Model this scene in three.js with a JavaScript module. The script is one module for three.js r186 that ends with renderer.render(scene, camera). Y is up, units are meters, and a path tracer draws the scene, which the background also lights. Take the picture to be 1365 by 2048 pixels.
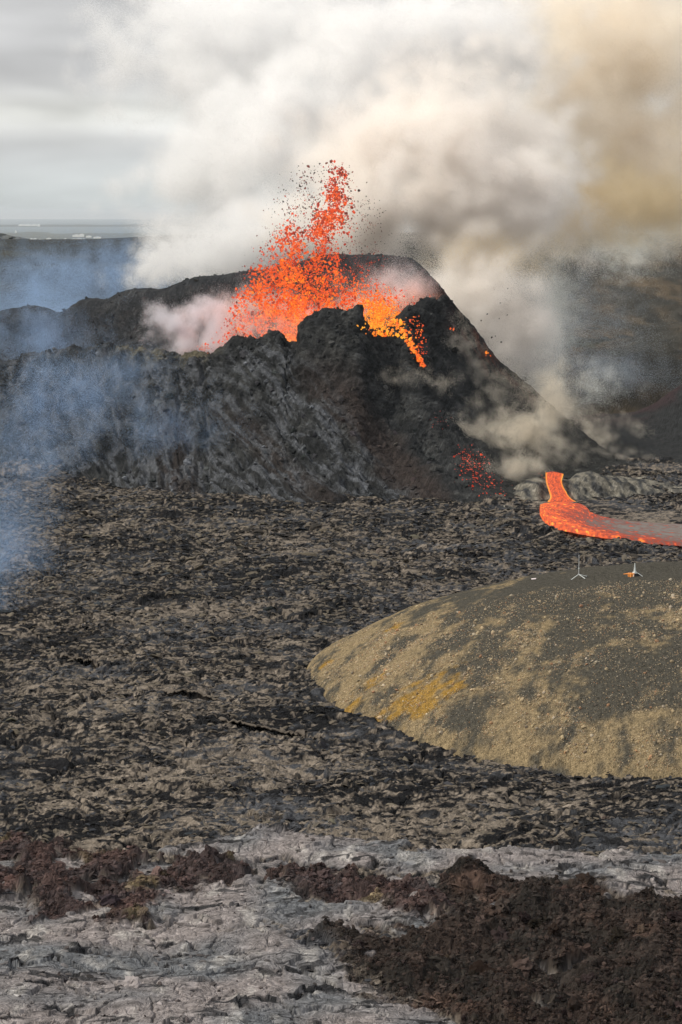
import * as THREE from 'three';
import { mergeGeometries, mergeVertices } from 'three/addons/utils/BufferGeometryUtils.js';

// ------------------------------------------------------------------ camera, sky, sun, exposure
const scene = new THREE.Scene();
const FOV = 24, EYE = 60, HORIZON = 425;                       // a long lens from a hill 60 m above the lava field
const F = 1024 / Math.tan((FOV / 2) * Math.PI / 180), PITCH = Math.atan((1024 - HORIZON) / F);
const camera = new THREE.PerspectiveCamera(FOV, 682 / 1024, 1, 120000);
camera.position.set(0, EYE, 0);
camera.rotation.x = -PITCH;

const renderer = new THREE.WebGLRenderer({ antialias: true });
renderer.toneMapping = THREE.LinearToneMapping;
renderer.toneMappingExposure = 1.0;
renderer.shadowMap.enabled = true;

const sun = new THREE.DirectionalLight(new THREE.Color(1, 0.93, 0.8), 4);
sun.name = 'sun';
sun.position.set(-760, 680, -300);
sun.target.position.set(0, 0, -420);
sun.shadow.radius = 8;
sun.castShadow = true;
Object.assign(sun.shadow.camera, { left: -400, right: 400, top: 400, bottom: -400, near: 1, far: 2000 });
scene.add(sun, sun.target);

// ------------------------------------------------------------------ random numbers and noise
let seed = 20210507;
const rnd = () => { seed = (seed + 0x6d2b79f5) | 0; let t = Math.imul(seed ^ (seed >>> 15), 1 | seed); t = (t + Math.imul(t ^ (t >>> 7), 61 | t)) ^ t; return ((t ^ (t >>> 14)) >>> 0) / 4294967296; };
const rr = (a, b) => a + (b - a) * rnd();
const gauss = () => (rnd() + rnd() + rnd() + rnd() - 2) * 1.73;
const lerp = (a, b, t) => a + (b - a) * t, clamp = (x, a = 0, b = 1) => Math.min(b, Math.max(a, x));
const smooth = (a, b, x) => { const t = clamp((x - a) / (b - a)); return t * t * (3 - 2 * t); };
const perm = new Uint8Array(1024);
{ const p = [...Array(256).keys()]; for (let i = 255; i > 0; i--) { const j = Math.floor(rnd() * (i + 1)); [p[i], p[j]] = [p[j], p[i]]; } for (let i = 0; i < 1024; i++) perm[i] = p[i & 255]; }
const fade = (t) => t * t * t * (t * (t * 6 - 15) + 10);
const grad = (h, x, y, z) => { h &= 15; const u = h < 8 ? x : y, v = h < 4 ? y : (h === 12 || h === 14 ? x : z); return ((h & 1) ? -u : u) + ((h & 2) ? -v : v); };
function n3(x, y, z) {
  const X = Math.floor(x), Y = Math.floor(y), Z = Math.floor(z); x -= X; y -= Y; z -= Z;
  const a = X & 255, b = Y & 255, c = Z & 255, u = fade(x), v = fade(y), w = fade(z);
  const A = perm[a] + b, AA = perm[A] + c, AB = perm[A + 1] + c, B = perm[a + 1] + b, BA = perm[B] + c, BB = perm[B + 1] + c;
  return lerp(lerp(lerp(grad(perm[AA], x, y, z), grad(perm[BA], x - 1, y, z), u), lerp(grad(perm[AB], x, y - 1, z), grad(perm[BB], x - 1, y - 1, z), u), v),
    lerp(lerp(grad(perm[AA + 1], x, y, z - 1), grad(perm[BA + 1], x - 1, y, z - 1), u), lerp(grad(perm[AB + 1], x, y - 1, z - 1), grad(perm[BB + 1], x - 1, y - 1, z - 1), u), v), w);
}
const fbm = (x, y, z, o = 4) => { let a = 1, f = 1, r = 0; for (let i = 0; i < o; i++) { r += a * n3(x * f, y * f, z * f); a *= 0.5; f *= 2.03; } return r; };
const ridge = (x, y, z, o = 3) => { let a = 1, f = 1, r = 0; for (let i = 0; i < o; i++) { r += a * (1 - 2 * Math.abs(n3(x * f, y * f, z * f))); a *= 0.5; f *= 2.07; } return r; };
const hash = (i, j, k) => perm[perm[perm[i & 255] + (j & 255)] + (k & 255)] / 255;
const cellOut = { r: 0, q: 0, dx: 0, dz: 0, edge: 0 };
function cell(x, z, size) {                                    // the nearest seed of a jittered grid: its two random numbers, the offset from it, the distance to its border
  x /= size; z /= size;
  const ix = Math.floor(x), iz = Math.floor(z);
  let d1 = 9, d2 = 9, bi = 0, bj = 0, bx = 0, bz = 0;
  for (let i = ix - 1; i <= ix + 1; i++) for (let j = iz - 1; j <= iz + 1; j++) {
    const cx = i + hash(i, j, 1), cz = j + hash(i, j, 2), dx = x - cx, dz = z - cz, d = dx * dx + dz * dz;
    if (d < d1) { d2 = d1; d1 = d; bi = i; bj = j; bx = dx; bz = dz; } else if (d < d2) d2 = d;
  }
  cellOut.r = hash(bi, bj, 3); cellOut.q = hash(bi, bj, 4); cellOut.dx = bx * size; cellOut.dz = bz * size; cellOut.tx = hash(bi, bj, 5) * 2 - 1; cellOut.tz = hash(bi, bj, 6) * 2 - 1;
  cellOut.edge = (Math.sqrt(d2) - Math.sqrt(d1)) * size;
  return cellOut;
}

// ------------------------------------------------------------------ from a place in the photograph to a place in the world
const cp = Math.cos(PITCH), sp = Math.sin(PITCH);
const at = (px, py, D) => { const dx = (px - 682.5) / F, dy = (1024 - py) / F, t = D / (cp + dy * sp); return new THREE.Vector3(t * dx, EYE + t * (-sp + dy * cp), -D); };
const ground = (px, py, y = 0) => { const dx = (px - 682.5) / F, dy = (1024 - py) / F, t = (EYE - y) / (sp - dy * cp); return new THREE.Vector3(t * dx, y, -t * (cp + dy * sp)); };
const toPx = (v) => { const fz = -v.z * cp - (v.y - EYE) * sp, uy = (v.y - EYE) * cp - v.z * sp; return [682.5 + F * v.x / fz, 1024 - F * uy / fz]; };

// ------------------------------------------------------------------ sky: an overcast, brighter overhead, banded low down
{
  const W = 4096, Hh = 2048, data = new Float32Array(W * Hh * 4);
  for (let j = 0; j < Hh; j++) {
    const el = ((j + 0.5) / Hh - 0.5) * Math.PI, deg = el * 180 / Math.PI, s = Math.sin(Math.max(0, el));
    for (let i = 0; i < W; i++) {
      const k = (j * W + i) * 4;
      let r = 0.5, g = 0.5, b = 0.5;
      if (deg > -1) {
        const az = ((i + 0.5) / W) * 2 * Math.PI, cx = Math.cos(az), cz = Math.sin(az);
        const near = 1 - smooth(12, 20, deg);
        let c = 0, st = 0;
        if (deg < 24) {
          const wob = 0.5 * n3(cx * 9, deg * 0.3, cz * 9);
          st = fbm(cx * 12, (deg + wob) * 1.7, cz * 12, 4);
          c = fbm(cx * 8 + 3, deg * 0.45, cz * 8, 4);
        } else c = fbm(cx * Math.cos(el) * 5, s * 9, cz * Math.cos(el) * 5, 3);
        const band = Math.exp(-(((deg - 2.3 - 0.4 * n3(cx * 5, 7, cz * 5)) / 0.55) ** 2));
        const low = 1 - smooth(0.2, 2.2, deg);
        const L = 0.56 * (1 + 0.9 * s) * (1 + 0.28 * c) + near * (0.2 * band * (1 + 0.9 * st) + 0.07 * st) + low * 0.05;
        r = L * lerp(1, 0.93, low); g = L * lerp(1.005, 0.985, low); b = L * lerp(1.01, 0.98, low) * (1 - 0.05 * band);
      }
      data[k] = r; data[k + 1] = g; data[k + 2] = b; data[k + 3] = 1;
    }
  }
  const sky = new THREE.DataTexture(data, W, Hh, THREE.RGBAFormat, THREE.FloatType);
  sky.mapping = THREE.EquirectangularReflectionMapping; sky.magFilter = THREE.LinearFilter; sky.needsUpdate = true;
  scene.background = sky; scene.environment = sky;
}

// ------------------------------------------------------------------ helpers for objects
const names = {};
const numbered = (n) => { names[n] = (names[n] ?? -1) + 1; return names[n] ? `${n}_${String(names[n]).padStart(3, '0')}` : n; };
function put(o, name, label, category, group, kind) {
  o.name = numbered(name); o.castShadow = o.receiveShadow = true;
  o.userData.label = label; o.userData.category = category;
  if (group) o.userData.group = group;
  if (kind) o.userData.kind = kind;
  scene.add(o);
  return o;
}
function structure(o, name, label) { o.name = name; o.userData.kind = 'structure'; if (label) o.userData.label = label; o.castShadow = o.receiveShadow = true; scene.add(o); return o; }
function part(parent, geometry, material, name, kind) { const m = new THREE.Mesh(geometry, material); m.name = name; m.castShadow = m.receiveShadow = true; if (kind) m.userData.kind = kind; parent.add(m); return m; }
const rock = (o = {}) => new THREE.MeshPhysicalMaterial({ vertexColors: true, roughness: 1, specularIntensity: 0.12, ...o });
const curve = (list) => (x) => {                               // a smooth line through [x, y] points
  let i = 0; while (i < list.length - 2 && x > list[i + 1][0]) i++;
  const p1 = list[i], p2 = list[i + 1], p0 = list[Math.max(0, i - 1)], p3 = list[Math.min(list.length - 1, i + 2)], w = p2[0] - p1[0];
  const t = clamp((x - p1[0]) / w), m1 = (p2[1] - p0[1]) / (p2[0] - p0[0]) * w, m2 = (p3[1] - p1[1]) / (p3[0] - p1[0]) * w;
  return (2 * t ** 3 - 3 * t * t + 1) * p1[1] + (t ** 3 - 2 * t * t + t) * m1 + (-2 * t ** 3 + 3 * t * t) * p2[1] + (t ** 3 - t * t) * m2;
};
function gridGeometry(nu, nv, position, colour, flat = true) {              // nu x nv quads; position(i, j) -> [x, y, z]; colour(i, j, x, y, z) -> [r, g, b]
  const P = new Float32Array((nu + 1) * (nv + 1) * 3), C = new Float32Array(P.length), T = new Float32Array(P.length / 3 * 2), I = new Uint32Array(nu * nv * 6);
  for (let j = 0, k = 0; j <= nv; j++) for (let i = 0; i <= nu; i++, k += 3) {
    const p = position(i, j); P[k] = p[0]; P[k + 1] = p[1]; P[k + 2] = p[2]; T[k / 3 * 2] = p[0] + (flat ? 0 : 0.35 * p[2]); T[k / 3 * 2 + 1] = flat ? p[2] : p[1] * 1.2 + p[2] * 0.6;
    const c = colour(i, j, p[0], p[1], p[2]); C[k] = c[0]; C[k + 1] = c[1]; C[k + 2] = c[2];
  }
  for (let j = 0, k = 0; j < nv; j++) for (let i = 0; i < nu; i++) { const a = j * (nu + 1) + i, b = a + 1, c = a + nu + 1, d = c + 1; I[k++] = a; I[k++] = b; I[k++] = c; I[k++] = b; I[k++] = d; I[k++] = c; }
  const g = new THREE.BufferGeometry();
  g.setAttribute('position', new THREE.BufferAttribute(P, 3)); g.setAttribute('color', new THREE.BufferAttribute(C, 3)); g.setAttribute('uv', new THREE.BufferAttribute(T, 2)); g.setIndex(new THREE.BufferAttribute(I, 1));
  g.computeVertexNormals();
  return g;
}
// A surface through rows of points, each row a function of u; `steps` quads between neighbouring rows; `push(p, normal, u, v)` moves a point along its normal.
function loft(rows, us, steps, push, colour, tension = 0.5) {
  const nv = steps.reduce((a, b) => a + b), nu = us.length - 1, base = [], vs = [];
  steps.forEach((n, s) => { for (let k = 0; k < n; k++) vs.push(s + k / n); }); vs.push(steps.length);
  const ctrl = us.map((u) => rows.map((r) => r(u)));
  for (let j = 0; j <= nv; j++) {
    const s = Math.min(Math.floor(vs[j]), rows.length - 2), t = vs[j] - s, t2 = t * t, t3 = t2 * t;
    for (let i = 0; i <= nu; i++) {
      const c = ctrl[i], p1 = c[s], p2 = c[s + 1], p0 = c[Math.max(0, s - 1)], p3 = c[Math.min(rows.length - 1, s + 2)], o = [];
      for (const a of ['x', 'y', 'z']) o.push((2 * t3 - 3 * t2 + 1) * p1[a] + (t3 - 2 * t2 + t) * tension * (p2[a] - p0[a]) + (-2 * t3 + 3 * t2) * p2[a] + (t3 - t2) * tension * (p3[a] - p1[a]));
      base.push(o);
    }
  }
  const idx = (i, j) => base[clamp(j, 0, nv) * (nu + 1) + clamp(i, 0, nu)], a = new THREE.Vector3(), b = new THREE.Vector3();
  return gridGeometry(nu, nv, (i, j) => {
    const p = idx(i, j), l = idx(i - 1, j), r = idx(i + 1, j), d = idx(i, j - 1), u = idx(i, j + 1);
    a.set(r[0] - l[0], r[1] - l[1], r[2] - l[2]); b.set(u[0] - d[0], u[1] - d[1], u[2] - d[2]);
    a.cross(b).normalize(); if (a.y < 0) a.negate();
    const h = push(p, a, us[i], vs[j]);
    return [p[0] + a.x * h, p[1] + a.y * h, p[2] + a.z * h];
  }, (i, j, x, y, z) => colour(us[i], vs[j], x, y, z), false);
}
const range = (a, b, n) => Array.from({ length: n + 1 }, (_, i) => a + (b - a) * i / n);
const mix3 = (a, b, t) => [lerp(a[0], b[0], t), lerp(a[1], b[1], t), lerp(a[2], b[2], t)];
const scale3 = (a, s) => [a[0] * s, a[1] * s, a[2] * s];

// a point-in-outline test with a soft, ragged border, for patches of ground; outlines are in metres on the ground
function patch(points) {
  const w = points.map(([x, y]) => { const g = ground(x, y); return [g.x, g.z]; });
  const box = [Math.min(...w.map((p) => p[0])) - 6, Math.max(...w.map((p) => p[0])) + 6, Math.min(...w.map((p) => p[1])) - 6, Math.max(...w.map((p) => p[1])) + 6];
  return (x, z, soft) => {
    if (x < box[0] || x > box[1] || z < box[2] || z > box[3]) return 0;
    let inside = false, best = 1e9;
    for (let i = 0, j = w.length - 1; i < w.length; j = i++) {
      const [xi, zi] = w[i], [xj, zj] = w[j];
      if ((zi > z) !== (zj > z) && x < ((xj - xi) * (z - zi)) / (zj - zi) + xi) inside = !inside;
      const dx = xj - xi, dz = zj - zi, t = clamp(((x - xi) * dx + (z - zi) * dz) / (dx * dx + dz * dz)), ex = x - xi - t * dx, ez = z - zi - t * dz;
      best = Math.min(best, ex * ex + ez * ez);
    }
    return smooth(-soft, soft, (inside ? 1 : -1) * Math.sqrt(best));
  };
}

// ------------------------------------------------------------------ grain of rock and crust, as tiles that repeat
function tile(N, f) { const d = new Float32Array(N * N); for (let j = 0; j < N; j++) for (let i = 0; i < N; i++) d[j * N + i] = f(i / N, j / N); return d; }
const loopNoise = (u, v, n, k) => {                             // gradient noise with n cells a side that joins up at the borders
  const x = u * n, y = v * n, X = Math.floor(x), Y = Math.floor(y), fx = x - X, fy = y - Y, g = (a, b, dx, dy) => { const h = perm[perm[(((a % n) + n) % n + k * 37) & 255] + ((b % n) + n) % n & 1023] * 0.0245; return Math.cos(h) * dx + Math.sin(h) * dy; };
  return 1.5 * lerp(lerp(g(X, Y, fx, fy), g(X + 1, Y, fx - 1, fy), fade(fx)), lerp(g(X, Y + 1, fx, fy - 1), g(X + 1, Y + 1, fx - 1, fy - 1), fade(fx)), fade(fy));
};
function grainTexture(data, N, lo, hi, metres, srgb) {
  const d = new Uint8Array(N * N * 4); for (let i = 0; i < N * N; i++) { const t = clamp(data[i]), v = lerp(lo, hi, t); d[i * 4] = d[i * 4 + 1] = d[i * 4 + 2] = Math.round(255 * (srgb ? Math.pow(v, 1 / 2.2) : v)); d[i * 4 + 3] = 255; }
  const t = new THREE.DataTexture(d, N, N); t.wrapS = t.wrapT = THREE.RepeatWrapping; t.magFilter = THREE.LinearFilter; if (srgb) t.colorSpace = THREE.SRGBColorSpace; t.repeat.set(1 / metres, 1 / metres); t.needsUpdate = true; return t;
}
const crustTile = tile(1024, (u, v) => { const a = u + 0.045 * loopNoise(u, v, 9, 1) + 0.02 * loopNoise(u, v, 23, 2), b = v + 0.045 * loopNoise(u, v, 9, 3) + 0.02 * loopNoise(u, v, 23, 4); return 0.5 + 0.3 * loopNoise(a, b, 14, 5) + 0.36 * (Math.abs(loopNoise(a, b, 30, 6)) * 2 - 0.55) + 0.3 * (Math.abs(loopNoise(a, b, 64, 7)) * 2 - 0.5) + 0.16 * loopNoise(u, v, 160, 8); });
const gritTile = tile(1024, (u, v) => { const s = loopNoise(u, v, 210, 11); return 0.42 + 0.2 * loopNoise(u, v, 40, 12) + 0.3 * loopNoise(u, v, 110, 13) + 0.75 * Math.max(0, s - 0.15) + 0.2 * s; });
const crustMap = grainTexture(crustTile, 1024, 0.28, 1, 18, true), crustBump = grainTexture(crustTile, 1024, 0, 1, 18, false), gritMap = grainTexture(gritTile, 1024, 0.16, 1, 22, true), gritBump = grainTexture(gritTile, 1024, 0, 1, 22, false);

// ------------------------------------------------------------------ the lava field
const greySheets = [
  [[340, 1690], [480, 1668], [620, 1680], [760, 1690], [900, 1715], [1100, 1712], [1365, 1725], [1560, 1730], [1560, 1798], [1365, 1790], [1200, 1785], [1050, 1775], [950, 1765], [870, 1742], [700, 1735], [620, 1740], [560, 1715], [450, 1720], [350, 1712]],
  [[300, 1795], [430, 1760], [560, 1775], [620, 1800], [700, 1805], [800, 1830], [850, 1850], [780, 1870], [640, 1850], [600, 1870], [430, 1850], [290, 1840]],
  [[-250, 1800], [60, 1800], [100, 1840], [300, 1850], [450, 1850], [600, 1880], [700, 1920], [740, 1970], [860, 2010], [950, 2048], [960, 2250], [-250, 2250]],
].map(patch);
const redRubble = patch([[-250, 1680], [0, 1690], [150, 1700], [330, 1720], [500, 1725], [600, 1745], [720, 1755], [860, 1765], [910, 1810], [900, 1850], [830, 1850], [720, 1800], [600, 1790], [540, 1770], [430, 1758], [320, 1795], [290, 1840], [180, 1850], [60, 1840], [60, 1800], [-250, 1790]]);
const brownRubble = patch([[880, 1775], [1000, 1765], [1150, 1780], [1365, 1800], [1600, 1800], [1600, 2250], [950, 2250], [930, 2030], [760, 1985], [720, 1940], [640, 1870], [780, 1870], [900, 1850]]);
const fissures = [[[335, 1381], [380, 1384], [420, 1394], [480, 1409]], [[300, 1393], [330, 1402], [352, 1405]], [[120, 1307], [160, 1311], [195, 1322]], [[430, 1440], [500, 1452], [560, 1456], [610, 1458]], [[560, 1452], [600, 1462], [640, 1470]]].map((l) => l.map(([x, y]) => ground(x, y)));
const fissureAt = (x, z) => { let best = 9; for (const l of fissures) for (let i = 0; i + 1 < l.length; i++) { const a = l[i], b = l[i + 1], dx = b.x - a.x, dz = b.z - a.z, t = clamp(((x - a.x) * dx + (z - a.z) * dz) / (dx * dx + dz * dz)); best = Math.min(best, Math.hypot(x - a.x - t * dx, z - a.z - t * dz) + (i === 0 ? 0.8 * (1 - Math.min(1, t * 4)) : 0) + (i === l.length - 2 ? 0.8 * Math.max(0, t * 4 - 3) : 0)); } return best; };
const poolBed = patch([[1072, 1000], [1200, 1000], [1365, 1030], [1750, 1040], [1750, 1128], [1365, 1092], [1200, 1076], [1120, 1062], [1072, 1040]]);
const zoneOut = { grey: 0, red: 0, brown: 0 };
function zone(x, z) {
  zoneOut.grey = zoneOut.red = zoneOut.brown = 0;
  if (z < -240) return zoneOut;
  const qx = x + 2.4 * fbm(x / 4, 3, z / 4, 4), qz = z + 3.2 * fbm(x / 4, 9, z / 4, 4);
  const f = fbm(x / 5, 130, z / 5, 3), R = redRubble(qx, qz, 1.4), B = brownRubble(qx, qz, 1.4); zoneOut.red = R * smooth(-0.3, -0.1, f); zoneOut.brown = B * smooth(-0.62, -0.45, f);
  for (const s of greySheets) zoneOut.grey = Math.max(zoneOut.grey, s(qx, qz, 0.6));
  zoneOut.grey = Math.max(zoneOut.grey, R * (1 - smooth(-0.3, -0.1, f)), 0.8 * B * (1 - smooth(-0.62, -0.45, f)));
  zoneOut.grey *= (1 - zoneOut.red) * (1 - zoneOut.brown);
  return zoneOut;
}
const MOUND = { x: 50, z: -312, rx: 54.5, rf: 60, rb: 46, h: 13.6 };
function moundH(x, z) {
  const dx = (x - MOUND.x) / MOUND.rx, dz = (z - MOUND.z) / (z > MOUND.z ? MOUND.rf : MOUND.rb), a = Math.atan2(dz, dx);
  const r = Math.hypot(dx, dz) * (1 + 0.035 * n3(Math.cos(a) * 2.2, 4, Math.sin(a) * 2.2));
  if (r >= 1) return -0.4 - (r - 1) * 30;
  return MOUND.h * Math.pow(1 - Math.pow(r, 2.3), 0.78) - 0.4 + 0.5 * fbm(x / 14, 2, z / 14, 3);
}
const sw = { qx: 0, qz: 0, rx: 0, rz: 0 };
function swirl(x, z, s) {                                        // folds of a flow that was dragged and wrinkled: noise bent twice by noise
  const a = (x + 0.18 * z) / (s * 1.6), b = z / s * 0.85;
  const qx = fbm(a * 0.5, 101, b * 0.5, 2), qz = fbm(a * 0.5 + 5.2, 102, b * 0.5 + 1.3, 2);
  sw.rx = a + 1.1 * qx + 0.9 * n3(a + 2 * qx, 103, b + 2 * qz); sw.rz = b + 1.1 * qz + 0.9 * n3(a + 2 * qx + 8, 104, b + 2 * qz);
  return sw;
}
function fieldH(x, z) {
  const zn = zone(x, z), g = zn.grey, aa = Math.max(zn.red, zn.brown), rough = (1 - g) * (1 - 0.6 * aa), far = smooth(-330, -520, z);
  const wx = x + 1.3 * n3(x / 3.1, 1, z / 3.1) + 0.5 * n3(x / 1.1, 5, z / 1.1), wz = z + 1.3 * n3(x / 3.1, 8, z / 3.1) + 0.5 * n3(x / 1.1, 6, z / 1.1);
  let h = 1.1 * fbm(x / 42, 0, z / 42, 3), c;
  if (rough > 0.01) {
    const k = swirl(x, z, 2.4), ax = k.rx, az = k.rz, l = swirl(x + 70, z, 0.9), bx = l.rx, bz = l.rz;
    let r = (0.7 + 0.5 * far) * fbm(x / 9, 55, z / 9, 2);
    r += 0.72 * Math.pow(Math.abs(n3(ax, 2, az)), 0.6) + 0.26 * Math.pow(Math.abs(n3(ax * 2.3, 12, az * 2.3)), 0.7) + 0.26 * Math.pow(Math.abs(n3(bx, 22, bz)), 0.7) + 0.1 * n3(bx * 2.2, 23, bz * 2.2) - 0.6;
    c = cell(wx, wz * 0.8, 10);
    r += (c.tx * c.dx + c.tz * c.dz) * 0.05 - 0.5 * smooth(0.45, 0, c.edge);
    h += rough * r;
  }
  if (g > 0.01) {
    const d = fbm(x / 9, 11, z / 9, 3), ropes = Math.sin((x * 0.35 + z * 0.9) * 4.2 + 7 * n3(x / 3, 2, z / 3));
    c = cell(wx, wz + 90, 4.6); const crack = smooth(0.16, 0, c.edge), t = (c.tx * c.dx + c.tz * c.dz) * 0.06;
    c = cell(wx + 11, wz, 1.5);
    const busted = smooth(0.25, 0.6, fbm(x / 6, 21, z / 3.6, 3) + 0.1);
    h += g * (0.25 + 0.55 * d + t + 0.035 * ropes * smooth(-0.1, 0.4, n3(x / 5, 30, z / 5)) - 0.3 * crack - 0.1 * smooth(0.08, 0, c.edge) + busted * ((c.r - 0.5) * 0.45 + (c.tx * c.dx + c.tz * c.dz) * 0.35) + 0.04 * ridge(x / 0.9, 4, z / 2.2, 2) + 0.16 * Math.pow(Math.abs(n3(swirl(x * 0.6, z, 1.6).rx, 9, sw.rz)), 0.7));
  }
  if (aa > 0.01) h += aa * (0.3 + 1.7 * (fbm(x / 7, 14, z / 7, 3) + 0.1) + 0.5 * ridge(x / 3.2, 3, z / 2.6, 3) + 0.25 * fbm(x / 0.7, 5, z / 0.7, 2));
  if (z < -255 && z > -370) h -= 2.2 * smooth(1.15, 0.8, fissureAt(x, z) + 0.15 * n3(x / 2, 71, z / 2));
  return lerp(h, 0.35, poolBed(x, z, 2.5));
}
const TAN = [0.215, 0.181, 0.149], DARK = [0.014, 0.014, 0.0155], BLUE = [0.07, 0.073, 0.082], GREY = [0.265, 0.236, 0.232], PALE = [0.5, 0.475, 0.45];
function fieldColour(x, z) {
  const zn = zone(x, z), g = zn.grey, red = zn.red, br = zn.brown;
  const wx = x + 1.3 * n3(x / 3.1, 1, z / 3.1) + 0.5 * n3(x / 1.1, 5, z / 1.1), wz = z + 1.3 * n3(x / 3.1, 8, z / 3.1) + 0.5 * n3(x / 1.1, 6, z / 1.1);
  const q1 = cell(wx + 40, wz, 3.1).q, q2 = cell(wx, wz + 20, 1.15).q, big = fbm(x / 30, 40, z / 30, 3), fine = n3(x / 0.35, 3, z / 0.7);
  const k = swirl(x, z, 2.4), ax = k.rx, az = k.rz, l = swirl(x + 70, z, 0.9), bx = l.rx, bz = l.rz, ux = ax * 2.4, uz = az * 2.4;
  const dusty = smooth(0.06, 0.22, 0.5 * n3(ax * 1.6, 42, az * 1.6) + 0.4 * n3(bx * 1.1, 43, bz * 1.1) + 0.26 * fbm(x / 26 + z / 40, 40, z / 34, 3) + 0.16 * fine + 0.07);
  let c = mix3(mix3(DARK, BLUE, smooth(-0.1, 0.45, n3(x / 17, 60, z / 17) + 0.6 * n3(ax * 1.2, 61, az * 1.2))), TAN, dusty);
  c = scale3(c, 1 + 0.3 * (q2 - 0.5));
  if (g > 0.01) {
    const pale = smooth(0.25, 0.75, fbm(x / 3, 70, z / 6, 4) + 0.1), cracked = smooth(0.3, 0.6, fbm(x / 6, 21, z / 3.6, 3) + 0.1) * smooth(0.35, 0.6, q2);
    const m = swirl(x * 0.42 + 30, z, 0.95), cx = m.rx, cz = m.rz;
    let s = mix3(mix3(GREY, [0.15, 0.156, 0.168], smooth(-0.3, 0.4, n3(x / 8, 44, z / 8))), PALE, pale * 0.55);
    s = mix3(s, [0.035, 0.035, 0.038], Math.max(cracked, 0.9 * smooth(0.3, 0.42, n3(cx, 35, cz) + 0.35 * n3(ax * 0.5, 36, az))));
    s = scale3(s, 1 + 0.3 * fbm(cx * 0.8, 36, cz * 2.2, 3));
    c = mix3(c, scale3(s, 1 + 0.18 * fine), g);
  }
  if (red > 0.01) c = mix3(c, scale3(mix3(mix3([0.085, 0.055, 0.05], [0.055, 0.046, 0.048], q1), [0.16, 0.125, 0.075], smooth(0.3, 0.7, fbm(x / 5, 81, z / 5, 3))), 0.6 + 0.6 * q2), red);
  if (br > 0.01) c = mix3(c, scale3(mix3(mix3([0.05, 0.037, 0.032], [0.032, 0.028, 0.025], q1), [0.085, 0.056, 0.045], smooth(0.2, 0.7, fbm(x / 5, 82, z / 5, 3))), 0.55 + 0.6 * q2), br);
  return c;
}
const lavaField = structure(new THREE.Mesh((() => {
  const NU = 780, NV = 1060, fine = 0.16, wide = 0.62, th0 = Math.atan(EYE / 165), th1 = Math.atan(EYE / 640);
  const side = (i) => { const t = (i / NU) * 2 - 1, a = Math.abs(t); return Math.sign(t) * (a < 0.93 ? a / 0.93 * fine : fine + (wide - fine) * ((a - 0.93) / 0.07) ** 2); };
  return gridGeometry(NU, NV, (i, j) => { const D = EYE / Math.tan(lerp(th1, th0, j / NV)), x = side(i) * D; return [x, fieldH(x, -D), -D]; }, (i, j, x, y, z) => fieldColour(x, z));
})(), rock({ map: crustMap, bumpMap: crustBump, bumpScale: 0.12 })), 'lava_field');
console.log('field', seed);

// ------------------------------------------------------------------ rocks and slabs of lava crust
function boulderGeometry(jag, detail = 2) {
  let g = mergeVertices(new THREE.IcosahedronGeometry(1, detail).deleteAttribute('normal').deleteAttribute('uv'));
  const p = g.attributes.position, v = new THREE.Vector3(), o = rr(0, 50), f = new THREE.Vector3(rr(0.7, 1.2), rr(0.55, 0.85), rr(0.7, 1.1));
  for (let i = 0; i < p.count; i++) { v.fromBufferAttribute(p, i); v.multiplyScalar(1 + jag * (fbm(v.x * 1.3 + o, v.y * 1.3, v.z * 1.3, 3) + (detail > 2 ? 0.3 * ridge(v.x * 2.6 + o, v.y * 2.6, v.z * 2.6, 3) - 0.3 : 0))).multiply(f); p.setXYZ(i, v.x, v.y, v.z); }
  g = g.toNonIndexed(); g.computeVertexNormals();
  return g;
}
function slabGeometry() {                                      // a broken, bent plate about 2 across
  const n = 8, sh = [], top = [], pos = [], idx = [], bend = rr(0.15, 0.5), tw = rr(-0.4, 0.4), th = rr(0.06, 0.14);
  for (let k = 0; k < n; k++) { const a = (k / n) * 6.283 + rr(-0.2, 0.2), r = rr(0.6, 1.15); sh.push([Math.cos(a) * r * 1.35, Math.sin(a) * r * 0.55]); }
  const lift = (x, z) => bend * (0.5 - x * x) + tw * x * z + 0.08 * Math.sin(z * 7 + x * 2);
  const rings = [1, 0.86, 0.45];
  rings.forEach((s, q) => sh.forEach(([x, z]) => pos.push(x * s, lift(x * s, z * s) + (q ? 0.02 : -0.03), z * s))); pos.push(0, lift(0, 0) + 0.03, 0);
  const c = pos.length / 3 - 1;
  for (let q = 0; q < 2; q++) for (let k = 0; k < n; k++) { const a = q * n + k, b = q * n + (k + 1) % n; idx.push(a, a + n, b, b, a + n, b + n); }
  for (let k = 0; k < n; k++) idx.push(2 * n + k, c, 2 * n + (k + 1) % n);
  const b0 = pos.length / 3; sh.forEach(([x, z]) => pos.push(x * 0.93, lift(x, z) - th, z * 0.93)); pos.push(0, lift(0, 0) - th, 0);
  for (let k = 0; k < n; k++) { const k2 = (k + 1) % n; idx.push(k, k2, b0 + k, k2, b0 + k2, b0 + k, b0 + k, b0 + k2, b0 + n); }
  let g = new THREE.BufferGeometry(); g.setAttribute('position', new THREE.Float32BufferAttribute(pos, 3)); g.setIndex(idx);
  g = g.toNonIndexed(); g.computeVertexNormals();
  return g;
}
const boulders = [0, 1, 2, 3, 4].map((k) => boulderGeometry(k < 3 ? 0.75 : 0.62, k < 3 ? 3 : 2)), slabs = [0, 1, 2, 3, 4, 5].map(slabGeometry);
const stone = new THREE.MeshPhysicalMaterial({ color: 0xffffff, roughness: 1, specularIntensity: 0.12 });
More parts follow.
